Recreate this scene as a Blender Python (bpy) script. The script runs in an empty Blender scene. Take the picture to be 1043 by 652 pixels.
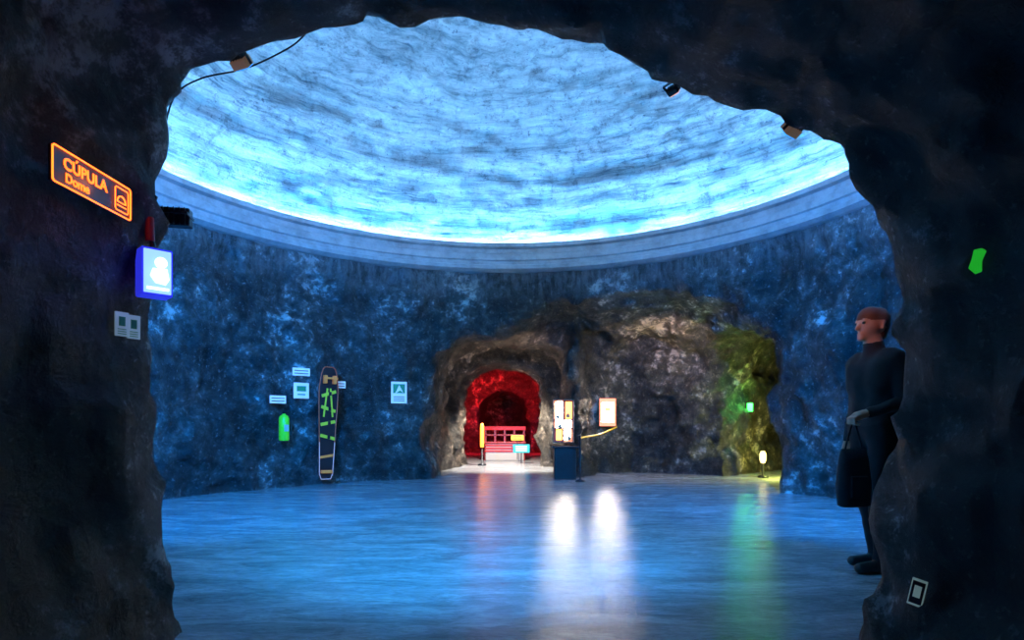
import bpy, bmesh, math, random
import numpy as np
from mathutils import Vector, Matrix, Euler
from mathutils.bvhtree import BVHTree
random.seed(4); np.random.seed(4)
sc=bpy.context.scene
sc.view_settings.view_transform='Standard'
F=600.0; CX=521.5; HY=430.0
def P(px,py,d): return Vector(((px-CX)*d/F, d, 1+(HY-py)*d/F))
# ---------------------------------------------------------------- camera
cam=bpy.data.cameras.new('camera'); camo=bpy.data.objects.new('camera',cam); sc.collection.objects.link(camo)
camo.location=(0,0,1); camo.rotation_euler=(math.pi/2,0,0)
cam.sensor_width=36; cam.lens=F/1043*36; cam.shift_y=104/1043; cam.clip_start=0.05
sc.camera=camo
w=bpy.data.worlds.new('world'); sc.world=w; w.use_nodes=True
w.node_tree.nodes['Background'].inputs[0].default_value=(0.002,0.003,0.008,1); w.node_tree.nodes['Background'].inputs[1].default_value=0.3

# ---------------------------------------------------------------- helpers
def link(o,parent=None):
    sc.collection.objects.link(o)
    if parent: o.parent=parent
    return o
def empty(name,M=None):
    e=bpy.data.objects.new(name,None); e.empty_display_size=0.1; link(e)
    if M is not None: e.matrix_world=M
    return e
def mesh_obj(name,v,f,mat=None,parent=None,smooth=False):
    me=bpy.data.meshes.new(name); me.from_pydata([tuple(map(float,p)) for p in v],[],[tuple(map(int,q)) for q in f]); me.update()
    if mat: me.materials.append(mat)
    if smooth: me.polygons.foreach_set('use_smooth',[True]*len(me.polygons))
    return link(bpy.data.objects.new(name,me),parent)
def np_mesh(name,V,Q,mat):
    me=bpy.data.meshes.new(name)
    me.vertices.add(len(V)); me.vertices.foreach_set('co',V.astype(np.float32).ravel())
    me.loops.add(len(Q)*4); me.loops.foreach_set('vertex_index',Q.astype(np.int32).ravel())
    me.polygons.add(len(Q)); me.polygons.foreach_set('loop_start',np.arange(0,len(Q)*4,4,dtype=np.int32))
    me.polygons.foreach_set('loop_total',np.full(len(Q),4,dtype=np.int32))
    me.update(calc_edges=True); me.validate()
    me.polygons.foreach_set('use_smooth',np.ones(len(me.polygons),dtype=bool))
    if mat: me.materials.append(mat)
    return bpy.data.objects.new(name,me)
def box(name,size,loc=(0,0,0),mat=None,parent=None,bevel=0.0,rot=None):
    bm=bmesh.new(); bmesh.ops.create_cube(bm,size=1); bmesh.ops.scale(bm,vec=size,verts=bm.verts)
    if bevel: bmesh.ops.bevel(bm,geom=bm.edges[:],offset=bevel,segments=3,affect='EDGES',profile=0.5)
    if rot: bmesh.ops.rotate(bm,verts=bm.verts,matrix=Euler(rot).to_matrix())
    bmesh.ops.translate(bm,verts=bm.verts,vec=loc)
    me=bpy.data.meshes.new(name); bm.to_mesh(me); bm.free()
    if mat: me.materials.append(mat)
    return link(bpy.data.objects.new(name,me),parent)
def lathe(name,prof,mat,parent=None,loc=(0,0,0),seg=32,rot=None):
    v=[];f=[]
    for (r,z) in prof:
        for i in range(seg):
            a=2*math.pi*i/seg; p=Vector((r*math.cos(a),r*math.sin(a),z))
            if rot: p=Euler(rot).to_matrix()@p
            v.append(p+Vector(loc))
    n=len(prof)
    for j in range(n-1):
        for i in range(seg):
            k=(i+1)%seg; f.append((j*seg+i,j*seg+k,(j+1)*seg+k,(j+1)*seg+i))
    return mesh_obj(name,v,f,mat,parent,True)
def tube(name,pts,r,mat,parent=None,cyclic=False,bez=False):
    cu=bpy.data.curves.new(name,'CURVE'); cu.dimensions='3D'; cu.bevel_depth=r; cu.bevel_resolution=3; cu.use_fill_caps=True
    s=cu.splines.new('POLY'); s.points.add(len(pts)-1)
    for i,p in enumerate(pts): s.points[i].co=(p[0],p[1],p[2],1)
    s.use_cyclic_u=cyclic
    cu.materials.append(mat)
    return link(bpy.data.objects.new(name,cu),parent)
def text(name,body,size,loc,mat,parent,align='CENTER',ext=0.001,bold=0.0):
    cu=bpy.data.curves.new(name,'FONT'); cu.body=body; cu.size=size; cu.align_x=align; cu.align_y='CENTER'; cu.extrude=ext; cu.offset=bold
    cu.materials.append(mat)
    o=link(bpy.data.objects.new(name,cu),parent); o.location=loc; return o
def mat_pr(name,col,rough=0.5,metal=0.0,emis=None,es=0.0,noise=0.0):
    m=bpy.data.materials.new(name); m.use_nodes=True; nt=m.node_tree; b=nt.nodes['Principled BSDF']
    b.inputs['Base Color'].default_value=(*col,1); b.inputs['Roughness'].default_value=rough; b.inputs['Metallic'].default_value=metal
    if emis: b.inputs['Emission Color'].default_value=(*emis,1); b.inputs['Emission Strength'].default_value=es
    tc=nt.nodes.new('ShaderNodeTexCoord'); n=nt.nodes.new('ShaderNodeTexNoise'); n.inputs['Scale'].default_value=30
    nt.links.new(tc.outputs['Object'],n.inputs['Vector'])
    mp=nt.nodes.new('ShaderNodeMapRange'); mp.inputs['To Min'].default_value=max(0,rough-0.1); mp.inputs['To Max'].default_value=min(1,rough+0.1)
    nt.links.new(n.outputs['Fac'],mp.inputs['Value']); nt.links.new(mp.outputs['Result'],b.inputs['Roughness'])
    return m
class NT:
    def __init__(s,name):
        s.m=bpy.data.materials.new(name); s.m.use_nodes=True; s.t=s.m.node_tree; s.b=s.t.nodes['Principled BSDF']
        s.tc=s.t.nodes.new('ShaderNodeTexCoord')
    def n(s,ty,**k):
        q=s.t.nodes.new(ty)
        for a,v in k.items():
            if a in q.inputs.keys(): q.inputs[a].default_value=v
            else: setattr(q,a,v)
        return q
    def l(s,a,b): s.t.links.new(a,b)
    def map(s,scale):
        q=s.n('ShaderNodeMapping'); q.inputs['Scale'].default_value=scale; s.l(s.tc.outputs['Object'],q.inputs['Vector']); return q.outputs[0]
    def noise(s,vec,scale,detail=6,rough=0.6,dist=0.0):
        q=s.n('ShaderNodeTexNoise'); q.inputs['Scale'].default_value=scale; q.inputs['Detail'].default_value=detail; q.inputs['Roughness'].default_value=rough; q.inputs['Distortion'].default_value=dist
        s.l(vec,q.inputs['Vector']); return q.outputs['Fac']
    def math(s,op,a,b=None,clamp=False):
        q=s.n('ShaderNodeMath'); q.operation=op; q.use_clamp=clamp
        for i,x in enumerate((a,b)):
            if x is None: continue
            if isinstance(x,(int,float)): q.inputs[i].default_value=x
            else: s.l(x,q.inputs[i])
        return q.outputs[0]
    def ramp(s,fac,stops):
        q=s.n('ShaderNodeValToRGB'); s.l(fac,q.inputs[0]); e=q.color_ramp.elements
        while len(e)<len(stops): e.new(0.5)
        for i,(p,c) in enumerate(stops): e[i].position=p; e[i].color=(*c,1) if len(c)==3 else c
        return q.outputs[0]
    def mix(s,fac,a,b,mode='MIX'):
        q=s.n('ShaderNodeMix'); q.data_type='RGBA'; q.blend_type=mode
        for idx,x in ((0,fac),(6,a),(7,b)):
            if isinstance(x,(int,float)): q.inputs[idx].default_value=x
            elif isinstance(x,tuple): q.inputs[idx].default_value=(*x,1)
            else: s.l(x,q.inputs[idx])
        return q.outputs[2]
    def bump(s,h,strength,dist,prev=None):
        q=s.n('ShaderNodeBump'); q.inputs['Strength'].default_value=strength; q.inputs['Distance'].default_value=dist
        s.l(h,q.inputs['Height'])
        if prev is not None: s.l(prev,q.inputs['Normal'])
        return q.outputs[0]
# ---------------------------------------------------------------- materials
def make_rock():
    k=NT('salt_rock'); o=k.tc.outputs['Object']
    big=k.noise(o,0.9,4,0.55,0.1); mid=k.noise(o,5.5,10,0.78,0.0); fine=k.noise(o,24,6,0.7)
    st=k.noise(k.map((1.2,1.2,6)),1.6,6,0.6,0.2)
    mul=k.math('ADD',k.math('MULTIPLY',big,0.40),k.math('MULTIPLY',mid,0.60))
    c=k.ramp(mul,[(0.41,(0.026,0.026,0.026)),(0.495,(0.08,0.078,0.075)),(0.555,(0.22,0.215,0.21)),(0.60,(0.92,0.92,0.91))])
    c=k.mix(0.4,c,k.ramp(st,[(0.35,(0.35,0.33,0.31)),(0.6,(1,1,1))]),'MULTIPLY')
    c=k.mix(k.math('MULTIPLY',k.ramp(fine,[(0.58,(0,0,0)),(0.66,(1,1,1))]),0.5),c,(0.60,0.60,0.60))
    sx=k.n('ShaderNodeSeparateXYZ'); k.l(o,sx.inputs[0])
    # browner clay-rich rock in the back tunnels
    tn=k.n('ShaderNodeMapRange'); k.l(sx.outputs[1],tn.inputs['Value']); tn.inputs['From Min'].default_value=10.15; tn.inputs['From Max'].default_value=10.7
    c=k.mix(k.math('MULTIPLY',tn.outputs[0],0.85),c,k.mix(1.0,c,(0.95,0.72,0.50),'MULTIPLY'))
    # gloom of the unlit entrance tunnel, painted into the rock colour
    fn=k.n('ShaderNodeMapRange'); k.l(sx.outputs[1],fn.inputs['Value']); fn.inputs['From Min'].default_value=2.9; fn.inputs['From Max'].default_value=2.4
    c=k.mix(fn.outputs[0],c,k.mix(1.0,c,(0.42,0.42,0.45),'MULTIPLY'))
    # limewashed drip zone under the ring
    z=k.n('ShaderNodeMapRange'); k.l(sx.outputs[2],z.inputs['Value']); z.inputs['From Min'].default_value=3.1; z.inputs['From Max'].default_value=3.55
    drip=k.noise(k.map((9,9,1.6)),1.4,6,0.7)
    dm=k.math('MULTIPLY',z.outputs[0],k.ramp(drip,[(0.4,(0.1,0.1,0.1)),(0.6,(0.9,0.9,0.9))]),True)
    c=k.mix(k.math('MULTIPLY',dm,0.6),c,(0.45,0.45,0.45))
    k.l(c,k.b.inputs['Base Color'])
    k.l(k.ramp(mid,[(0.3,(0.35,)*3),(0.7,(0.65,)*3)]),k.b.inputs['Roughness'])
    vo=k.n('ShaderNodeTexVoronoi'); vo.inputs['Scale'].default_value=6; k.l(o,vo.inputs['Vector'])
    h=k.math('ADD',k.noise(o,4,12,0.78,0.0),k.math('MULTIPLY',vo.outputs['Distance'],0.30))
    b1=k.bump(h,1.0,0.50); b2=k.bump(fine,0.8,0.045,b1); k.l(b2,k.b.inputs['Normal'])
    return k.m
def make_dome():
    k=NT('dome_salt_strata'); o=k.tc.outputs['Object']
    st=k.noise(k.map((0.22,0.22,5.0)),1.6,9,0.66,0.5)
    st2=k.noise(k.map((0.8,0.8,10)),2.6,9,0.72,0.3)
    bl=k.noise(o,4.6,10,0.80,0.1); fine=k.noise(o,16,8,0.72); lg=k.noise(o,0.7,4,0.5,0.3)
    s=k.math('ADD',k.math('MULTIPLY',st,0.5),k.math('MULTIPLY',st2,0.5))
    c=k.ramp(s,[(0.38,(0.15,0.20,0.24)),(0.445,(0.38,0.42,0.44)),(0.51,(0.60,0.61,0.62)),(0.61,(0.85,0.85,0.85))])
    c=k.mix(0.8,c,k.ramp(bl,[(0.36,(0.22,0.24,0.29)),(0.45,(0.75,0.76,0.78)),(0.55,(1,1,1))]),'MULTIPLY')
    c=k.mix(0.4,c,k.ramp(lg,[(0.35,(0.5,0.5,0.55)),(0.6,(1,1,1))]),'MULTIPLY')
    c=k.mix(k.ramp(k.noise(o,2.6,5,0.6),[(0.69,(0,0,0)),(0.73,(1,1,1))]),c,(0.07,0.08,0.12))
    c=k.mix(k.math('MULTIPLY',k.ramp(fine,[(0.35,(1,1,1)),(0.41,(0,0,0))]),0.75),c,(0.08,0.10,0.15))
    k.l(c,k.b.inputs['Base Color']); k.b.inputs['Roughness'].default_value=0.85
    h=k.math('ADD',k.math('MULTIPLY',s,0.9),k.math('ADD',k.math('MULTIPLY',fine,0.4),k.math('MULTIPLY',bl,0.7)))
    k.l(k.bump(h,0.9,0.13),k.b.inputs['Normal'])
    return k.m
def make_floor():
    k=NT('salt_floor'); o=k.tc.outputs['Object']
    sw=k.noise(k.map((0.7,2.2,1)),1.8,8,0.65,1.2); f=k.noise(o,12,8,0.7,0.5); g=k.noise(k.map((3,9,1)),3,6,0.7,1.5)
    c=k.ramp(sw,[(0.3,(0.22,0.22,0.225)),(0.5,(0.39,0.39,0.395)),(0.68,(0.60,0.60,0.60))])
    c=k.mix(0.6,c,k.ramp(g,[(0.35,(0.4,0.4,0.4)),(0.6,(1,1,1))]),'MULTIPLY')
    k.l(c,k.b.inputs['Base Color'])
    k.l(k.ramp(g,[(0.3,(0.10,)*3),(0.7,(0.22,)*3)]),k.b.inputs['Roughness'])
    h=k.math('ADD',k.math('MULTIPLY',g,0.5),k.math('ADD',k.math('MULTIPLY',f,0.25),k.math('MULTIPLY',sw,0.5)))
    k.l(k.bump(h,0.22,0.03),k.b.inputs['Normal'])
    return k.m
def make_ring():
    k=NT('painted_concrete'); o=k.tc.outputs['Object']
    n=k.noise(o,4,8,0.7); c=k.ramp(n,[(0.3,(0.24,0.24,0.23)),(0.6,(0.42,0.42,0.41))])
    k.l(c,k.b.inputs['Base Color']); k.b.inputs['Roughness'].default_value=0.6
    k.l(k.bump(k.noise(o,18,6,0.6),0.3,0.02),k.b.inputs['Normal']); return k.m
ROCK=make_rock(); DOME=make_dome(); FLOOR=make_floor(); RING=make_ring()
def emis(name,col,s): return mat_pr(name,tuple(c*0.5 for c in col),0.5,0,col,s)

# ---------------------------------------------------------------- noise / SDF tools
TAB=np.random.RandomState(7).uniform(-1,1,65536).astype(np.float32)
def vnoise(Pt,freq,seed=0):
    q=Pt*freq+seed*17.31; i=np.floor(q).astype(np.int64); f=(q-i).astype(np.float32); u=f*f*(3-2*f)
    def h(a,b,c): return TAB[((i[:,0]+a)*73856093 ^ (i[:,1]+b)*19349663 ^ (i[:,2]+c)*83492791 ^ (seed*7919))&65535]
    ux,uy,uz=u[:,0],u[:,1],u[:,2]
    def L(a,b,t): return a+(b-a)*t
    return L(L(L(h(0,0,0),h(1,0,0),ux),L(h(0,1,0),h(1,1,0),ux),uy),L(L(h(0,0,1),h(1,0,1),ux),L(h(0,1,1),h(1,1,1),ux),uy),uz)
def poly_sdf(X,Y,poly):
    d=np.full(X.shape,1e9,np.float32); s=np.ones(X.shape,bool); n=len(poly); s[:]=False
    for i in range(n):
        ax,ay=poly[i]; bx,by=poly[(i+1)%n]; ex,ey=bx-ax,by-ay
        wx,wy=X-ax,Y-ay; t=np.clip((wx*ex+wy*ey)/(ex*ex+ey*ey),0,1)
        d=np.minimum(d,(wx-ex*t)**2+(wy-ey*t)**2)
        c=((ay>Y)!=(by>Y)) & (X<(bx-ax)*(Y-ay)/((by-ay) if by!=ay else 1e-9)+ax)
        s^=c
    d=np.sqrt(d); return np.where(s,-d,d).astype(np.float32)
def smin(a,b,k):
    h=np.clip(0.5+0.5*(b-a)/k,0,1); return b+(a-b)*h-k*h*(1-h)
def smax(a,b,k): return -smin(-a,-b,k)
def surface_nets(S,org,h):
    ins=S<0
    def cn(a,b,c): return ins[a:a+ins.shape[0]-1,b:b+ins.shape[1]-1,c:c+ins.shape[2]-1]
    cnt=np.zeros(tuple(n-1 for n in S.shape),np.int8)
    for a in (0,1):
        for b in (0,1):
            for c in (0,1): cnt+=cn(a,b,c)
    act=(cnt>0)&(cnt<8); I=np.argwhere(act)
    idx=np.full(act.shape,-1,np.int64); idx[act]=np.arange(len(I))
    acc=np.zeros((len(I),3)); num=np.zeros(len(I))
    C=[(a,b,c) for a in (0,1) for b in (0,1) for c in (0,1)]
    val={c:S[I[:,0]+c[0],I[:,1]+c[1],I[:,2]+c[2]] for c in C}
    for c in C:
        for ax in range(3):
            if c[ax]==0:
                e=list(c); e[ax]=1; e=tuple(e); v0=val[c];v1=val[e]; m=(v0<0)!=(v1<0)
                t=np.where(m,v0/np.where(m,v0-v1,1),0)
                p=np.tile(np.array(c,float),(len(I),1)); p[:,ax]+=t
                acc[m]+=p[m]; num[m]+=1
    V=(I+acc/num[:,None])*h+np.array(org)
    Q=[]
    for ax in range(3):
        o1,o2=(ax+1)%3,(ax+2)%3
        A=np.take(ins,range(S.shape[ax]-1),ax); B=np.take(ins,range(1,S.shape[ax]),ax)
        E=np.argwhere(A!=B); sa=A[tuple(E.T)]
        ok=(E[:,o1]>0)&(E[:,o2]>0)&(E[:,o1]<S.shape[o1]-1)&(E[:,o2]<S.shape[o2]-1); E=E[ok]; sa=sa[ok]
        def g(d1,d2):
            J=E.copy(); J[:,o1]-=d1; J[:,o2]-=d2; return idx[tuple(J.T)]
        q=np.stack([g(1,1),g(0,1),g(0,0),g(1,0)],1)
        q[~sa]=q[~sa][:,::-1]; Q.append(q)
    Q=np.concatenate(Q); return V,Q

# ---------------------------------------------------------------- cave shell
h=0.065; org=(-6.2,-2.6,-0.35)
nx,ny,nz=int(14.2/h),int(25.5/h),int(4.62/h)
xs=(org[0]+h*np.arange(nx)).astype(np.float32); ys=(org[1]+h*np.arange(ny)).astype(np.float32); zs=(org[2]+h*np.arange(nz)).astype(np.float32)
CY=5.85; RR=4.70; RX=-0.08
XZx,XZz=np.meshgrid(xs,zs,indexing='ij'); XYx,XYy=np.meshgrid(xs,ys,indexing='ij')
Y3=ys[None,:,None]; Z3=zs[None,None,:]; X3=xs[:,None,None]
D0=2.73
op=[(182,720),(174,600),(160,520),(147,480),(145,400),(145,340),(150,280),(156,235),(155,185),(159,130),(165,105),(180,86),(212,68),(300,41),(350,40),(390,31),(440,16),(500,25),(600,44),(690,80),(740,106),(800,130),(845,155),(866,190),(886,240),(905,290),(915,350),(915,420),(910,480),(902,560),(874,630),(862,720)]
op=[((a-CX)*D0/F,1+(HY-b)*D0/F) for a,b in op]
o2=poly_sdf(XZx,XZz,op)[:,None,:]
front=o2-0.09*np.clip(D0-Y3,0,9)
front=np.maximum(front,Y3-(D0+1.2))
cyl=(np.sqrt((XYx-RX)**2+(XYy-CY)**2)-RR)[:,:,None]+0*Z3
room=smax(cyl,(D0+0.05)-Y3,0.08)
S=smin(front,room,0.06)
# wide recess in front of the two tunnels
prof=[(-1.44,-1),(-1.46,1.6),(-1.36,2.2),(-1.12,2.55),(-0.5,2.80),(0.4,3.0),(1.2,3.15),(2.0,3.18),(2.9,3.08),(3.5,2.80),(3.86,2.2),(3.95,-1)]
plan=[(-1.48,8),(-1.5,10.9),(-1.2,11.4),(0.95,11.4),(1.0,11.0),(1.3,10.9),(1.5,11.5),(2.4,11.8),(3.3,11.4),(4.3,10.8),(4.05,8.2)]
tilt=np.clip(Y3-10.2,0,2)*0.35
rec=smax(poly_sdf(XZx,XZz,prof)[:,None,:]+tilt*np.clip((Z3-1.6),0,1),poly_sdf(XYx,XYy,plan)[:,:,None],0.12)
S=smin(S,rec,0.03)
def arch(xc,hw,H,y0,y1,rnd=0.5):
    qx=np.abs(XZx-xc)-(hw-rnd); qz=(XZz)-(H-rnd)
    s=np.sqrt(np.maximum(qx,0)**2+np.maximum(qz,0)**2)+np.minimum(np.maximum(qx,qz),0)-rnd
    return smax(s[:,None,:],np.maximum(y0-Y3,Y3-y1),0.1)
S=smin(S,arch(-0.18,1.24,2.55,10,13.0,0.8),0.1)
S=smin(S,arch(-0.26,0.94,2.20,12.3,14.6,0.7),0.08)
S=smin(S,arch(-0.30,1.45,2.75,14.2,19.2,1.0),0.12)
S=smin(S,arch(-0.26,0.80,1.95,18.8,22.5,0.75),0.05)
# right passage
def passage(pts,hw,H,rnd=0.7):
    d=np.full(XYx.shape,1e9,np.float32)
    for (ax,ay),(bx,by) in zip(pts,pts[1:]):
        ex,ey=bx-ax,by-ay; t=np.clip(((XYx-ax)*ex+(XYy-ay)*ey)/(ex*ex+ey*ey),0,1)
        d=np.minimum(d,np.sqrt((XYx-ax-ex*t)**2+(XYy-ay-ey*t)**2))
    qx=(d-(hw-rnd))[:,:,None]; qz=Z3-(H-rnd)
    return np.sqrt(np.maximum(qx,0)**2+np.maximum(qz,0)**2)+np.minimum(np.maximum(qx,qz),0)-rnd
S=smin(S,passage([(4.0,9.8),(4.95,10.6),(6.6,12.0)],0.95,2.65),0.12)
S=S.astype(np.float32)
near=np.argwhere(np.abs(S)<0.45)
pts=near*h+np.array(org)
amp=np.where(pts[:,1]<3.3,0.3,1.0)*np.clip((4.0-pts[:,2])/0.8,0.15,1)
dn=0.15*vnoise(pts,0.9,1)+0.11*vnoise(pts,2.1,2)+0.07*vnoise(pts,4.3,3)
S[tuple(near.T)]+=(dn*amp).astype(np.float32)
V,Q=surface_nets(S,org,h)
# vertex displacement
am=np.where(V[:,1]<3.0,0.8,1.0)*np.clip((4.0-V[:,2])/0.8,0.1,1)
for ax in range(3):
    V[:,ax]+=am*(0.05*vnoise(V,5.5,20+ax)+0.03*vnoise(V,10.5,30+ax))
del S
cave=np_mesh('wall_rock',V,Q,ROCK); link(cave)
bv=BVHTree.FromPolygons([tuple(p) for p in V.tolist()],[tuple(q) for q in Q.tolist()])
def hit(px,py,maxd=60):
    d=Vector(((px-CX)/F,1,(HY-py)/F)).normalized()
    r=bv.ray_cast(Vector((0,0,1)),d)
    return r[0]
def hitd(px,py): 
    r=hit(px,py); return r.y if r else 10
# room floor
fx=np.linspace(-6,9,60); fy=np.linspace(-2.6,23,90)
v=[];f=[]
for j,y in enumerate(fy):
    for i,x in enumerate(fx): v.append((x,y,0))
for j in range(len(fy)-1):
    for i in range(len(fx)-1): a=j*60+i; f.append((a,a+1,a+61,a+60))
mesh_obj('floor',v,f,FLOOR,None,True)
# dome
NT_,NP_=420,130
th=np.linspace(0,2*np.pi,NT_,endpoint=False); ph=np.linspace(0,np.pi/2*0.995,NP_)
T,PH=np.meshgrid(th,ph,indexing='ij')
Vd=np.stack([RX+5.16*np.cos(PH)*np.cos(T),CY+5.16*np.cos(PH)*np.sin(T),3.95+2.98*np.sin(PH)],-1).reshape(-1,3)
nrm=Vd-np.array([RX,CY,4.0]); nrm/=np.linalg.norm(nrm,axis=1)[:,None]
Vs=Vd*np.array([0.6,0.6,4.5])
dd=0.12*vnoise(Vd,0.8,5)+0.06*vnoise(Vs,1.0,6)+0.045*vnoise(Vd,4,8)+0.03*vnoise(Vd,9,9)
dd*=np.clip(PH.reshape(-1)/0.25,0.25,1)
Vd=Vd+nrm*dd[:,None]
i,j=np.meshgrid(np.arange(NT_),np.arange(NP_-1),indexing='ij'); i=i.ravel(); j=j.ravel(); k=(i+1)%NT_
Qd=np.stack([i*NP_+j,i*NP_+j+1,k*NP_+j+1,k*NP_+j],1)
link(np_mesh('ceiling',Vd,Qd,DOME))
# ring cornice
prof=[(5.25,3.93),(4.74,3.93),(4.74,4.17),(4.57,4.17),(4.57,4.10),(4.64,4.08),(4.64,4.00),(4.60,3.98),(4.60,3.88),(4.63,3.86),(4.63,3.80),(4.58,3.78),(4.58,3.72),(4.66,3.68),(4.9,3.64)]
rg=lathe('trim_ring',[(r,z) for r,z in prof],RING,None,(RX,CY,0),180)
rg.data.polygons.foreach_set('use_smooth',[False]*len(rg.data.polygons))
# LED strip in the cove, plus an added white one
COVE=emis('blue_led_strip',(0.010,0.40,1.0),104)
pr=[(4.92+0.03*math.cos(a),4.12+0.03*math.sin(a)) for a in np.linspace(0,2*np.pi,9)]
lathe('cove_led_strip',pr,COVE,None,(RX,CY,0),160)
COVW=emis('added_white_strip',(0.62,0.80,1.0),120)  # hidden second strip, added to whiten the glow along the dome's rim
pr=[(5.06+0.010*math.cos(a),4.255+0.010*math.sin(a)) for a in np.linspace(0,2*np.pi,9)]
lathe('cove_led_strip',pr,COVW,None,(RX,CY,0),160)

# ---------------------------------------------------------------- lights
def light(kind,name,loc,col,power,target=None,size=0.1,spot=60,blend=0.5,parent=None,sy=None,spec=1.0):
    l=bpy.data.lights.new(name,kind); l.color=col; l.energy=power; l.specular_factor=spec
    if kind in('POINT','SPOT'): l.shadow_soft_size=size
    if kind=='SPOT': l.spot_size=math.radians(spot); l.spot_blend=blend
    if kind=='AREA':
        l.size=size
        if sy: l.shape='RECTANGLE'; l.size_y=sy
    o=link(bpy.data.objects.new(name,l),parent); o.location=loc
    if target is not None: o.rotation_euler=(Vector(target)-Vector(loc)).to_track_quat('-Z','Y').to_euler()
    return o
BLUE=(0.015,0.34,1.0); BLUW=(0.004,0.24,1.0)
METAL=mat_pr('dark_metal',(0.03,0.03,0.035),0.4,0.6); BLACK=mat_pr('black_plastic',(0.012,0.012,0.014),0.5)
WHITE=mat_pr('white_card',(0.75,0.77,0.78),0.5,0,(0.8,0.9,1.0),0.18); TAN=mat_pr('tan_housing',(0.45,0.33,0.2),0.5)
def floodlight(loc,target,col,power,hm,sz=0.07,ang=120,spec=1.0):
    loc=Vector(loc); M=Matrix.Translation(loc)@(Vector(target)-loc).to_track_quat('-Z','Y').to_matrix().to_4x4()
    e=empty('floodlight',M)
    box('housing',(sz*1.5,sz,sz*0.7),(0,0,0),hm,e,0.006)
    for s in (-1,1): box('bracket_arm',(0.006,0.012,sz*1.3),(s*sz*0.82,0,sz*0.4),METAL,e)
    box('bracket',(sz*1.7,0.012,0.006),(0,0,sz*1.03),METAL,e)
    for q in range(5): box('fin',(sz*0.04,sz*0.9,sz*0.25),((q-2)*sz*0.28,0,sz*0.45),METAL,e)
    box('lens',(sz*1.3,sz*0.8,0.004),(0,0,-sz*0.36),emis('flood_lens',col,1.5),e)
    light('SPOT','lamp',(0,0,-sz*0.45),col,power,None,0.05,ang,0.8,e,spec=spec)
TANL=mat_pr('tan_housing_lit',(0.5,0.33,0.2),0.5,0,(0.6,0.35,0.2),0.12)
floodlight(P(246,64,2.80),(0.0,6.0,0.0),BLUE,950,TANL,0.06,100)
floodlight(P(806,132,2.80),(-1.0,6.0,0.0),BLUE,950,TANL,0.06,100)
floodlight(P(686,92,2.92),(2.44,4.0,1.62),(1,0.34,0.12),42,METAL,0.04,15)  # warm beam added to tint the visitor's head orange
floodlight(P(180,222,3.0),(-3,9,2),BLUW,300,METAL,0.09)
floodlight((-2.6,3.25,3.3),(-4.0,8.2,1.2),BLUW,2700,METAL,0.14,100)  # unseen flood added behind the entrance arch to light the chamber
floodlight((2.6,3.25,3.3),(4.3,7.4,1.2),BLUW,2700,METAL,0.14,100)  # its unseen twin, added for the right side of the chamber
# tunnel lighting
for x_ in (-1.45,0.9): light('SPOT','lamp_tunnel_red',(x_,17.0,1.9),(1,0.012,0.03),420,(x_*0.7,19.0,2.1),size=0.1,spot=165,spec=0)
light('SPOT','lamp_tunnel_white',(-0.1,12.9,2.05),(1,0.95,0.85),900,(-0.1,13.4,0),size=0.06,spot=110,spec=0.1)
light('POINT','lamp_passage',(4.85,10.2,0.45),(0.85,0.95,0.2),110,size=0.08,spec=0.1)
light('SPOT','lamp_recess',(2.7,10.0,2.5),(1,0.74,0.48),80,(2.9,11.8,1.1),size=0.08,spec=0.1,spot=150)
light('SPOT','lamp_recess_left',(0.2,10.8,2.0),(1,0.76,0.55),50,(-0.4,13,1.9),size=0.08,spec=0.1,spot=160)

# ---------------------------------------------------------------- left tunnel wall: sign etc
ORG=emis('orange_neon',(1,0.12,0.01),5.0); ORT=emis('orange_letters',(1,0.13,0.01),3.5); SIGNB=mat_pr('sign_navy',(0.012,0.02,0.06),0.35)
xw=max(hit(a,b_).x for a in range(50,131,8) for b_ in range(145,226,10))+0.035
y0=xw/((50-CX)/F); y1=xw/((130-CX)/F); sl=y1-y0
zt=(1+280*y0/F+1+240*y1/F)/2; zb=(1+247*y0/F+1+205*y1/F)/2; sh=zt-zb
ks=sl/0.46
Ms=Matrix.Translation((xw,(y0+y1)/2,(zt+zb)/2))@Euler((math.pi/2,0,math.pi/2)).to_matrix().to_4x4()@Matrix.Diagonal((ks,sh/0.145,1,1))
s=empty('cupula_sign',Ms)
box('backboard',(0.46,0.145,0.012),(0,0,0),SIGNB,s,0.004)
def rr(w,h_,cx=0,cy=0,z=0.012,c=0.008): return [(cx-w/2+c,cy-h_/2,z),(cx+w/2-c,cy-h_/2,z),(cx+w/2,cy-h_/2+c,z),(cx+w/2,cy+h_/2-c,z),(cx+w/2-c,cy+h_/2,z),(cx-w/2+c,cy+h_/2,z),(cx-w/2,cy+h_/2-c,z),(cx-w/2,cy-h_/2+c,z)]
tube('neon_border',rr(0.46,0.145),0.0032,ORG,s,True)
tube('neon_icon_frame',rr(0.088,0.105,0.17,0),0.0022,ORG,s,True)
tube('icon_dome',[(0.17+0.028*math.cos(a),-0.012+0.03*math.sin(a),0.011) for a in np.linspace(0,math.pi,14)],0.0028,ORG,s,True)
tube('icon_base',[(0.138,-0.028,0.011),(0.202,-0.028,0.011)],0.0022,ORG,s)
text('word_cupula','CÚPULA',0.066,(-0.17,0.022,0.008),ORT,s,'LEFT',0.001,0.0015)
text('word_dome','Dome',0.052,(-0.16,-0.034,0.008),ORT,s,'LEFT',0.001,0.001)
for x in (-0.12,0.18): box('standoff',(0.012,0.012,0.07),(x,0,-0.04),METAL,s)
light('POINT','neon_glow',(xw+0.06,(y0+y1)/2,(zt+zb)/2),(1,0.2,0.03),0.5,size=0.05)
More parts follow.
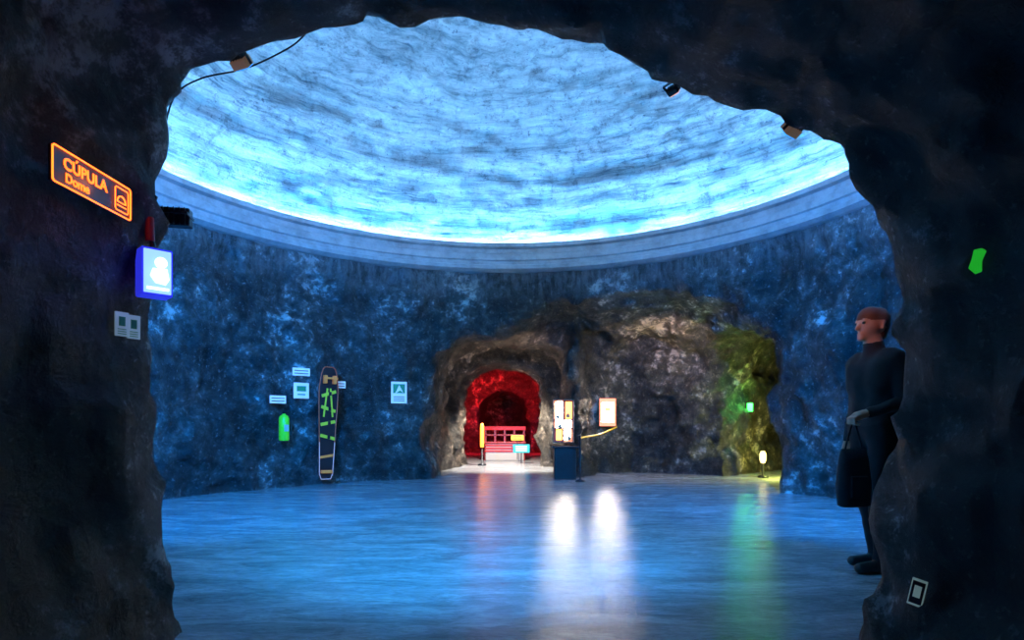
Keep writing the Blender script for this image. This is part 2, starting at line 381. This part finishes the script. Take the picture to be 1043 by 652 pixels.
# blue light box
p=P(157,279,2.62)
Mb=Matrix.Translation(p)@Euler((math.pi/2,0,math.radians(46))).to_matrix().to_4x4()
b=empty('emergency_light_box',Mb)
BLB=emis('blue_box_side',(0.03,0.04,0.9),0.7); FACE=emis('blue_box_face',(0.20,0.38,1.0),1.8); WG=emis('white_glow',(0.85,0.95,1),3)
box('case',(0.125,0.21,0.10),(0,0,0),BLB,b,0.008)
box('face',(0.108,0.19,0.01),(0,0,0.05),FACE,b,0.004)
lathe('symbol_head',[(0.0,0.0),(0.024,0.0),(0.024,0.004),(0,0.004)],WG,b,(0.012,0.040,0.056),20)
mesh_obj('symbol_body',[(-0.02,0.012,0.058),(0.035,0.016,0.058),(0.044,-0.03,0.058),(0.03,-0.055,0.058),(-0.01,-0.05,0.058),(-0.03,-0.02,0.058)],[(0,1,2,3,4,5)],WG,b)
box('caption_bar',(0.085,0.010,0.004),(0,-0.075,0.057),WG,b)
box('mount',(0.03,0.05,0.12),(-0.03,0,-0.09),METAL,b)
light('POINT','box_glow',(0.02,0,0.14),(0.12,0.2,1),1.8,size=0.06,parent=b)
# conduit with red fitting above it
RED=mat_pr('red_paint',(0.35,0.02,0.02),0.4)
e=empty('wall_conduit')
tube('pipe',[P(156,252,2.66),P(153,235,2.66),P(152,215,2.66),P(158,200,2.68)],0.012,METAL,e)
tube('red_coupling',[P(153,246,2.655),P(152,222,2.655)],0.02,RED,e)
# labels
GRN=mat_pr('green_print',(0.05,0.32,0.12),0.5)
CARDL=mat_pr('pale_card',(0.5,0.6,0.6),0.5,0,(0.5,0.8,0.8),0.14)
for (px,py,z) in ((120,331,0),(132,334,0)):
    pt=hit(px,py); 
    M=Matrix.Translation((pt.x+0.03,pt.y-0.02,pt.z))@Euler((math.pi/2,0,math.radians(62))).to_matrix().to_4x4()
    e=empty('wall_label',M)
    box('card',(0.058,0.105,0.006),(0,0,0),CARDL,e,0.002)
    box('print',(0.026,0.04,0.002),(0,0.012,0.004),GRN,e)
    for q in range(3): box('line',(0.035,0.003,0.002),(0,-0.022-q*0.01,0.004),GRN,e)
# right tunnel wall card & green light spot
pt=hit(940,603)
M=Matrix.Translation((pt.x-0.03,pt.y-0.01,pt.z))@Euler((math.pi/2,0.2,math.radians(-50))).to_matrix().to_4x4()@Matrix.Diagonal((0.65,1,1,1))
e=empty('wall_notice',M); box('card',(0.085,0.115,0.006),(0,0,0),CARDL,e,0.002); box('panel',(0.07,0.095,0.003),(0,0,0.003),SIGNB,e); box('print',(0.04,0.05,0.002),(0,0.005,0.005),CARDL,e)
pt=hit(1001,267)
M=Matrix.Translation((pt.x-0.03,pt.y-0.01,pt.z))@Euler((math.pi/2,0.1,math.radians(-50))).to_matrix().to_4x4()@Matrix.Scale(0.8,4)
GG=emis('green_spot_glow',(0.03,0.9,0.05),0.35)  # spot of green light on the rock, made as a glowing patch
mesh_obj('green_light_spot',[M@Vector(q) for q in [(-0.03,-0.03,0),(0.0,-0.06,0),(0.024,-0.05,0),(0.02,0.0,0),(0.032,0.045,0),(0.012,0.06,0),(-0.018,0.055,0),(-0.022,0.01,0)]],[tuple(range(8))],GG)
# cables around arch
def cable(pts): tube('hanging_cable',pts,0.004,BLACK)
def sm(pp,n=8):
    out=[]
    pp=[Vector(p) for p in pp]
    for i in range(len(pp)-1):
        p0=pp[max(i-1,0)];p1=pp[i];p2=pp[i+1];p3=pp[min(i+2,len(pp)-1)]
        for t in np.linspace(0,1,n,endpoint=False):
            out.append(0.5*((2*p1)+(p2-p0)*t+(2*p0-5*p1+4*p2-p3)*t*t+(3*p1-p0-3*p2+p3)*t**3))
    out.append(pp[-1]); return out
cable(sm([P(148,190,2.8),P(165,140,2.8),P(178,98,2.8),P(205,80,2.8),P(246,71,2.84),P(275,59,2.84),P(300,45,2.82),P(315,30,2.8)]))

# ---------------------------------------------------------------- chamber wall objects
def wallM(px,py,off=0.03,wx=6,wy=10):
    """frame on chamber wall: x right, y up, z towards the room centre"""
    y=min(hitd(px+a,py+b_) for a in (-wx,0,wx) for b_ in (-wy,-wy/2,0,wy/2,wy))
    x=(px-CX)*y/F; z=1+(HY-py)*y/F
    nrm=Vector((RX-x,CY-y,0)).normalized()
    xa=Vector((0,0,1)).cross(nrm).normalized()
    M=Matrix(((xa.x,0,nrm.x,x+nrm.x*off),(xa.y,0,nrm.y,y+nrm.y*off),(0,1,0,z),(0,0,0,1)))
    return M,y
def card(name,px,py,wpx,hpx,kind):
    M,d=wallM(px,py); e=empty(name,M); ww=wpx*d/F*1.08; hh=hpx*d/F
    box('card',(ww,hh,0.012),(0,0,0),WHITE,e,0.003)
    if kind=='green':
        box('print',(ww*0.6,hh*0.34,0.003),(0,hh*0.12,0.007),GRN,e); box('arrow',(ww*0.5,hh*0.08,0.003),(0,-hh*0.25,0.007),GRN,e)
    if kind=='lines':
        for q in range(2): box('line',(ww*0.8,hh*0.10,0.003),(0,hh*(0.15-0.35*q),0.007),BLACK,e)
    if kind=='poster':
        box('print',(ww*0.75,hh*0.42,0.003),(0,hh*0.18,0.007),GRN,e)
        mesh_obj('figure',[(-ww*0.25,-hh*0.05,0.01),(0,hh*0.35,0.01),(ww*0.28,-hh*0.02,0.01),(0.02,hh*0.1,0.01)],[(0,1,2,3)],WHITE,e)
        for q in range(3): box('line',(ww*0.7,hh*0.03,0.003),(0,-hh*(0.2+0.09*q),0.007),BLACK,e)
card('label_plate',306,379,17,8,'lines'); card('label_plate',282,407,16,8,'lines'); card('label_plate',345,392,12,7,'lines')
card('safety_notice',306,398,15,16,'green'); card('safety_poster',406,400,15,22,'poster')
# fire extinguisher
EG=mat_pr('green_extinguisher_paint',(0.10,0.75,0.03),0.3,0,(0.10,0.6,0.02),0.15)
M,d=wallM(285,434,0.13); e=empty('fire_extinguisher',M@Matrix.Rotation(-math.pi/2,4,'X'))
lathe('cylinder',[(0,-0.22),(0.065,-0.22),(0.075,-0.2),(0.075,0.11),(0.06,0.15),(0.028,0.17),(0.02,0.19),(0,0.19)],EG,e)
lathe('valve',[(0,0.18),(0.022,0.18),(0.022,0.22),(0,0.22)],METAL,e); box('lever',(0.02,0.1,0.012),(0,-0.03,0.23),BLACK,e,0.003,(0.2,0,0)); box('handle',(0.02,0.09,0.01),(0,-0.03,0.205),BLACK,e,0.003)
tube('hose',sm([(0.02,0,0.2),(0.08,0,0.19),(0.11,-0.01,0.08),(0.1,-0.02,-0.08),(0.09,-0.03,-0.16)]),0.009,BLACK,e)
box('label',(0.07,0.003,0.10),(0,-0.077,-0.03),mat_pr('extinguisher_label',(0.5,0.55,0.5),0.5),e); box('wall_bracket',(0.05,0.12,0.03),(0,0.08,0.08),METAL,e)
# spine board stretcher
M,d=wallM(331,431,0.06,10,52); e=empty('rescue_stretcher',M@Matrix.Rotation(math.radians(-2),4,'Z')@Matrix.Diagonal((0.88,1,1,1)))
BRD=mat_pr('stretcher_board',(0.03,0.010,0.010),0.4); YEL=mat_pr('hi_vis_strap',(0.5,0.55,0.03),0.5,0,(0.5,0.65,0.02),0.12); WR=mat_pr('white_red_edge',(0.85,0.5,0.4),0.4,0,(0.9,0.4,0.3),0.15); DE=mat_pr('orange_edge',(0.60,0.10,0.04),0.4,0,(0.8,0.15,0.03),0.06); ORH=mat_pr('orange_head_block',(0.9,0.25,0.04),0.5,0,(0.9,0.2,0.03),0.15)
hw=[(-0.88,0.10),(-0.8,0.14),(-0.3,0.165),(0.3,0.2),(0.55,0.205),(0.75,0.17),(0.85,0.13),(0.88,0.08)]
outl=[(w_*0.85,y) for y,w_ in hw]+[(-w_*0.85,y) for y,w_ in reversed(hw)]
bm=bmesh.new(); vs=[bm.verts.new((x,y,0)) for x,y in outl]; fc=bm.faces.new(vs); r=bmesh.ops.extrude_face_region(bm,geom=[fc]); bmesh.ops.translate(bm,verts=[g for g in r['geom'] if isinstance(g,bmesh.types.BMVert)],vec=(0,0,0.045)); bmesh.ops.recalc_face_normals(bm,faces=bm.faces)
me=bpy.data.meshes.new('board'); bm.to_mesh(me); bm.free(); me.materials.append(BRD); link(bpy.data.objects.new('board',me),e)
tube('rim',[(x,y,0.045) for x,y in outl],0.009,DE,e,True)
tube('lower_rim',[(-0.14,-0.3,0.052),(-0.12,-0.8,0.052),(-0.085,-0.875,0.052),(0.085,-0.875,0.052),(0.12,-0.8,0.052),(0.14,-0.3,0.052)],0.008,WR,e)
for y in (-0.62,-0.35,-0.08,0.2,0.45,0.68):
    for s_ in (-1,1): box('hand_hole',(0.02,0.1,0.01),(s_*0.125,y,0.046),METAL,e,0.004)
for y,a in ((0.46,0.3),(0.22,-0.25),(0.0,0.2),(-0.22,-0.2)): box('strap',(0.27,0.05,0.012),(0,y,0.06),YEL,e,0.003,(0,0,a)); box('buckle',(0.05,0.06,0.02),(0.02,y,0.066),METAL,e,0.004)
for s_ in (-1,1): box('shoulder_strap',(0.03,0.45,0.012),(s_*0.055,0.32,0.056),YEL,e,0.003,(0,0,s_*0.12)); box('head_block',(0.055,0.13,0.08),(s_*0.085,0.68,0.08),ORH,e,0.012)
box('foot_strap',(0.25,0.04,0.012),(0,-0.52,0.055),ORH,e,0.003,(0,0,0.15))
box('head_strap',(0.25,0.03,0.01),(0,0.70,0.125),ORH,e); box('foot_block',(0.2,0.05,0.06),(0,-0.76,0.07),ORH,e,0.01)

# ---------------------------------------------------------------- tunnel mouth objects
def faceM(px,py,d,ang=0): return Matrix.Translation(P(px,py,d))@Euler((math.pi/2,0,math.radians(ang))).to_matrix().to_4x4()
LITW=emis('lit_panel_white',(1,0.90,0.72),40); LITO=emis('lit_panel_orange',(1,0.35,0.06),6); FR=mat_pr('wood_frame',(0.25,0.09,0.04),0.5)
e=empty('illuminated_display_cabinet',faceM(574,429,10.4,-8)); 
box('case',(0.36,0.76,0.10),(0,0,-0.06),FR,e,0.01)
box('lit_back_upper',(0.15,0.30,0.01),(-0.07,0.19,0),LITW,e); box('lit_back_mid',(0.27,0.13,0.01),(0,-0.05,0),LITW,e); box('lit_back_side',(0.11,0.30,0.01),(0.09,0.19,0),LITO,e); box('lit_back_lower',(0.13,0.19,0.01),(0.06,-0.24,0),LITW,e); box('lit_back_lower_side',(0.1,0.19,0.01),(-0.08,-0.24,0),LITO,e)
for y in (-0.37,-0.13,0.02,0.37): box('shelf',(0.36,0.015,0.1),(0,y,0.02),FR,e)
for x in (-0.175,0.0,0.175): box('upright',(0.015,0.76,0.06),(x,0,0.02),FR,e)
for q,(x,y) in enumerate([(-0.1,0.08),(0.08,0.1),(-0.06,-0.09),(0.1,-0.3)]): lathe('specimen',[(0,-0.04),(0.03,-0.035),(0.035,0.0),(0.02,0.03),(0,0.04)],TAN,e,(x,y,0.04),12,(-math.pi/2,0,0))
# desk that carries the cabinet
e=empty('information_desk'); q=P(575,480,10.4)
DK=mat_pr('dark_desk',(0.006,0.006,0.006),0.6)
box('body',(0.38,0.30,0.55),(q.x,10.38,0.275),DK,e,0.01); box('top',(0.46,0.38,0.03),(q.x,10.38,0.565),DK,e,0.005); box('panel',(0.32,0.01,0.3),(q.x,10.225,0.30),mat_pr('desk_front',(0.008,0.008,0.009),0.7),e); box('kick',(0.36,0.28,0.06),(q.x,10.38,0.03),METAL,e)
# lit wall panel on the rock pillar
dd_=min(hitd(619+a,420+b_) for a in(-8,0,8) for b_ in(-14,0,14))-0.06
e=empty('backlit_wall_panel',faceM(619,420,dd_,0)@Matrix.Scale(dd_/10.9,4))
PK=emis('panel_pink_edge',(1,0.25,0.12),2.2)
box('case',(0.33,0.54,0.06),(0,0,-0.04),FR,e,0.02); box('edge_glow',(0.30,0.51,0.01),(0,0,-0.008),PK,e,0.004); box('lit_face',(0.22,0.36,0.01),(0,0,0.0),emis('panel_face',(1,0.90,0.80),55),e,0.004)
box('print_block',(0.1,0.07,0.006),(0.0,0.06,0.006),LITO,e); 
for q in range(3): box('print_line',(0.15,0.012,0.006),(0,-0.03-q*0.04,0.006),LITO,e)
# barrier: a post by the desk, rope hooked to the rock on the other side
YC=mat_pr('yellow_chain',(0.85,0.5,0.05),0.4,0,(0.9,0.5,0.03),0.4)
e=empty('rope_barrier'); a=P(591,446,9.9); c=hit(628,435)
lathe('post',[(0,0),(0.08,0),(0.08,0.02),(0.015,0.04),(0.015,a.z+0.02),(0.025,a.z+0.04),(0,a.z+0.05)],METAL,e,(a.x,a.y,0),20)
tube('rope',sm([a,a.lerp(c,0.5)+Vector((0,0,-0.04)),c]),0.014,YC,e)
# red zone kiosk
RG=emis('red_bar',(1,0.02,0.02),0.5); OG=emis('orange_board',(1,0.45,0.03),1.6); TE=emis('teal_board',(0.02,0.45,0.5),0.7)
e=empty('ticket_kiosk'); q0=P(514,452,15.2)
box('counter',(1.0,0.4,0.45),(q0.x,15.5,0.225),mat_pr('kiosk_white',(0.4,0.35,0.3),0.5),e,0.02)
for q in range(3): box('red_band',(1.02,0.02,0.035),(q0.x,15.27,0.25+q*0.075),RG,e)
box('counter_top',(1.1,0.5,0.04),(q0.x,15.5,0.47),RED,e,0.01)
for q in range(5): box('post',(0.05,0.05,0.85),(q0.x+(q-2)*0.25,15.4,0.425),RED,e)
box('header',(1.1,0.06,0.10),(q0.x,15.4,0.84),RG,e,0.01); box('mid_rail',(1.1,0.05,0.04),(q0.x,15.4,0.66),RED,e,0.01)
e=empty('orange_sign_board',faceM(527,446,14.9)); box('board',(0.32,0.13,0.02),(0,0,0),OG,e,0.005)
for i2 in range(3): box('print_line',(0.22,0.014,0.004),(0,0.035-0.035*i2,0.012),BLACK,e)
box('leg',(0.02,0.5,0.02),(0,-0.3,-0.02),METAL,e)
e=empty('teal_sign_board',faceM(531,457,14.2)); box('board',(0.4,0.2,0.02),(0,0,0),TE,e,0.005); box('stand',(0.03,0.35,0.02),(0,-0.18,-0.02),METAL,e)
for i2 in range(3): box('print_line',(0.28,0.016,0.004),(0,0.05-0.05*i2,0.012),WHITE,e)
e=empty('orange_lamp_post'); q=P(491,440,13.6)
lathe('base',[(0,0),(0.1,0),(0.1,0.03),(0.02,0.05),(0.02,0.45),(0,0.45)],METAL,e,(q.x,q.y,0)); lathe('glowing_tube',[(0,0.42),(0.04,0.42),(0.045,0.5),(0.045,0.9),(0.03,0.97),(0,0.98)],emis('lamp_orange',(1,0.28,0.03),4),e,(q.x,q.y,0))
light('POINT','glow',(q.x+0.1,q.y-0.1,0.8),(1,0.4,0.08),3,parent=e,spec=0.0)
# green exit lamp and floor lamp in right passage
pt=hit(764,415); M=faceM(764,415,pt.y-0.08,-25); e=empty('green_exit_lamp',M)
GE=emis('green_exit',(0.05,1,0.1),6)
box('case',(0.13,0.2,0.05),(0,0,0),METAL,e,0.01); box('face',(0.10,0.16,0.01),(0,0,0.028),GE,e)
light('POINT','glow',(0,0.05,0.2),(0.1,1,0.12),13,parent=e,size=0.05,spec=0.0)
e=empty('floor_lamp'); pt=hit(777,466); q=P(777,466,min(pt.y-0.15,10.6))
lathe('base',[(0,0),(0.09,0),(0.09,0.03),(0.02,0.05),(0.02,q.z-0.10),(0,q.z-0.10)],METAL,e,(q.x,q.y,0)); lathe('globe',[(0,-0.11),(0.035,-0.10),(0.055,-0.04),(0.055,0.06),(0.035,0.11),(0,0.12)],emis('warm_globe',(1,0.75,0.3),3),e,(q.x,q.y,q.z))

# ---------------------------------------------------------------- person (single continuous surface)
def person():
    hp=0.0075; lo=np.array([-0.52,-0.36,-0.02]); hi=np.array([0.36,0.36,1.82]); n=((hi-lo)/hp).astype(int)
    ax=[lo[i]+hp*np.arange(n[i]) for i in range(3)]
    G=np.full(tuple(n),1.0,np.float32)
    prims=[]
    def seg(a,b,ra,rb,k=0.03,lab=0,sc=(1,1,1)):
        a=np.array(a,float); b=np.array(b,float); prims.append((a,b,ra,rb,lab,sc))
        m=max(ra,rb)*max(1,1)+0.09
        l=np.minimum(a,b)-m; u=np.maximum(a,b)+m
        sl=tuple(slice(max(0,int((l[i]-lo[i])/hp)),min(n[i],int((u[i]-lo[i])/hp)+1)) for i in range(3))
        X,Y,Z=np.meshgrid(ax[0][sl[0]],ax[1][sl[1]],ax[2][sl[2]],indexing='ij')
        d=segd(X,Y,Z,a,b,ra,rb); G[sl]=smin(G[sl],d.astype(np.float32),k)
    def segd(X,Y,Z,a,b,ra,rb):
        e=b-a; L=max(e@e,1e-9); t=np.clip(((X-a[0])*e[0]+(Y-a[1])*e[1]+(Z-a[2])*e[2])/L,0,1)
        return np.sqrt((X-a[0]-e[0]*t)**2+(Y-a[1]-e[1]*t)**2+(Z-a[2]-e[2]*t)**2)-(ra+(rb-ra)*t)
    J,T,SK,H,SH=0,1,2,3,4
    # legs: near leg y<0
    for s_,kx,ax_ in ((-1,-0.05,-0.02),(1,0.0,0.09)):
        y=0.09*s_
        seg((0,y,0.92),(kx,y*1.02,0.50),0.093,0.062,0.04,T); seg((kx,y*1.02,0.50),(kx*0.6+ax_*0.5+0.02,y,0.30),0.062,0.06,0.02,T)
        seg((kx*0.6+ax_*0.5+0.02,y,0.30),(ax_,y,0.10),0.06,0.05,0.02,T)
        seg((ax_+0.02,y,0.045),(ax_-0.17,y*1.15,0.035),0.045,0.034,0.02,SH); seg((ax_,y,0.10),(ax_+0.01,y,0.05),0.046,0.045,0.02,SH)
    # pelvis and torso
    seg((0.01,-0.07,0.95),(0.01,0.07,0.95),0.115,0.115,0.05,T)
    seg((0.0,-0.06,1.02),(0.0,0.06,1.02),0.112,0.112,0.05,J)
    seg((0.0,-0.06,1.10),(-0.005,0.06,1.10),0.108,0.108,0.05,J)
    seg((-0.005,-0.085,1.25),(-0.005,0.085,1.25),0.115,0.115,0.06,J)
    seg((0.0,-0.11,1.36),(0.0,0.11,1.36),0.098,0.098,0.06,J)
    seg((0.01,-0.15,1.425),(0.01,0.15,1.425),0.058,0.058,0.05,J)
    # neck + collar, head
    seg((0.005,0,1.43),(-0.005,0,1.50),0.075,0.064,0.03,J); seg((0,0,1.48),(-0.018,0,1.57),0.056,0.054,0.02,SK)
    seg((-0.01,0,1.665),(-0.035,0,1.655),0.083,0.078,0.02,SK); seg((-0.05,0,1.62),(-0.075,0,1.585),0.055,0.034,0.03,SK)
    seg((-0.105,0,1.655),(-0.128,0,1.628),0.012,0.015,0.015,SK) # nose
    seg((-0.104,-0.012,1.590),(-0.104,0.012,1.590),0.012,0.012,0.012,SK); seg((-0.10,-0.008,1.562),(-0.10,0.008,1.562),0.018,0.018,0.014,SK)
    for s_ in (-1,1):
        seg((0.0,0.08*s_,1.665),(-0.006,0.083*s_,1.625),0.013,0.009,0.008,SK); seg((-0.098,0.03*s_,1.683),(-0.095,0.045*s_,1.68),0.011,0.010,0.01,SK)
        seg((-0.104,0.030*s_,1.664),(-0.102,0.036*s_,1.664),0.010,0.010,0.003,5)
    # hair cap
    seg((0.012,0,1.69),(-0.03,0,1.70),0.088,0.080,0.01,H); seg((0.03,0,1.64),(0.03,0,1.60),0.07,0.055,0.015,H)
    # near arm, bent forward carrying the bag ; far arm hanging
    seg((0.01,-0.185,1.40),(0.035,-0.235,1.13),0.058,0.046,0.03,J); seg((0.035,-0.235,1.13),(-0.2,-0.21,1.06),0.046,0.034,0.02,J)
    seg((-0.2,-0.21,1.06),(-0.235,-0.205,1.05),0.026,0.025,0.01,SK)
    seg((-0.245,-0.20,1.048),(-0.295,-0.205,1.035),0.027,0.028,0.012,SK); seg((-0.245,-0.215,1.045),(-0.295,-0.222,1.03),0.02,0.02,0.012,SK)
    for i,(yy,l) in enumerate(((-0.232,0.8),(-0.214,0.95),(-0.197,1.0),(-0.18,0.92))):
        a=(-0.30,yy,1.038); b=(-0.30-0.034*l,yy,1.02); c=(-0.305-0.03*l,yy,0.99); d_=(-0.295,yy,0.982)
        seg(a,b,0.0105,0.010,0.005,SK); seg(b,c,0.010,0.009,0.004,SK); seg(c,d_,0.009,0.008,0.004,SK)
    seg((-0.255,-0.18,1.04),(-0.285,-0.165,1.015),0.013,0.012,0.006,SK); seg((-0.285,-0.165,1.015),(-0.30,-0.18,0.992),0.011,0.009,0.005,SK)
    seg((0.01,0.185,1.40),(0.05,0.23,1.12),0.058,0.046,0.03,J); seg((0.05,0.23,1.12),(-0.01,0.24,0.88),0.046,0.033,0.02,J)
    seg((-0.012,0.24,0.87),(-0.018,0.24,0.80),0.026,0.027,0.012,SK); seg((-0.035,0.24,0.85),(-0.06,0.235,0.80),0.012,0.009,0.005,SK)
    for i in range(4):
        x=-0.045+0.019*i; seg((x,0.24,0.79),(x-0.008,0.235,0.745-0.006*(1-abs(i-1.5))),0.0105,0.0095,0.005,SK); seg((x-0.008,0.235,0.745),(x-0.022,0.225,0.715),0.009,0.008,0.004,SK)
    V,Q=surface_nets(G,lo,hp)
    best=np.full(len(V),9.0); lab=np.zeros(len(V),int)
    for a,b_,ra,rb,lb,_ in prims:
        d=segd(V[:,0],V[:,1],V[:,2],a,b_,ra,rb); m=d<best; best[m]=d[m]; lab[m]=lb
    # cloth folds
    cl=(lab<=1); V[cl]+=0.007*np.stack([vnoise(V[cl]*np.array([1,1,0.5]),14,50+i_) for i_ in range(3)],1)
    return V,Q,lab
V,Q,lab=person()
px_,py_=2.46,4.0
ang=math.radians(8); R=np.array([[math.cos(ang),-math.sin(ang),0],[math.sin(ang),math.cos(ang),0],[0,0,1]])
Vp=V@R.T+np.array([px_,py_,0.0]); Vp[:,2]-=Vp[:,2].min()
po=np_mesh('visitor_person',Vp,Q,None)
for m in (mat_pr('jacket_dark_grey',(0.012,0.013,0.015),0.8),mat_pr('trousers_dark',(0.006,0.007,0.010),0.85),mat_pr('skin',(0.66,0.32,0.20),0.5),mat_pr('hair_brown',(0.16,0.05,0.02),0.6),mat_pr('shoes_black',(0.01,0.01,0.012),0.5),mat_pr('eyes',(0.03,0.02,0.02),0.2)): po.data.materials.append(m)
fl=lab[Q]; lv=np.array([np.bincount(r,minlength=6).argmax() for r in fl]); 
if len(lv)==len(po.data.polygons): po.data.polygons.foreach_set('material_index',lv.astype(np.int32))
link(po)
# bag
def pw(x,y,z): r=R@np.array([x,y,0]); return Vector((px_+r[0],py_+r[1],z))
BG=mat_pr('bag_fabric',(0.008,0.010,0.016),0.8)
Mg=Matrix.Translation(pw(-0.315,-0.205,0.66))@Matrix.Rotation(ang,4,'Z')
e=empty('handbag',Mg)
v=[];f=[]
for j,(zz,wx,wy) in enumerate(((-0.2,0.085,0.03),(-0.19,0.10,0.05),(-0.05,0.11,0.055),(0.1,0.095,0.04),(0.17,0.085,0.015))):
    for i_ in range(20):
        a=2*math.pi*i_/20; v.append((wx*math.copysign(abs(math.cos(a))**0.6,math.cos(a)),wy*math.copysign(abs(math.sin(a))**0.6,math.sin(a)),zz))
for j in range(4):
    for i_ in range(20): k=(i_+1)%20; f.append((j*20+i_,j*20+k,(j+1)*20+k,(j+1)*20+i_))
f.append(tuple(range(19,-1,-1))); f.append(tuple(range(80,100)))
mesh_obj('body',v,f,BG,e,True)
tube('handle',sm([(-0.06,0,0.16),(-0.03,0,0.27),(0.0,0,0.335),(0.03,0,0.27),(0.06,0,0.16)]),0.006,BG,e)
box('pocket',(0.12,0.02,0.14),(0,-0.05,-0.07),BG,e,0.01)
print('verts',len(cave.data.vertices),len(po.data.vertices))
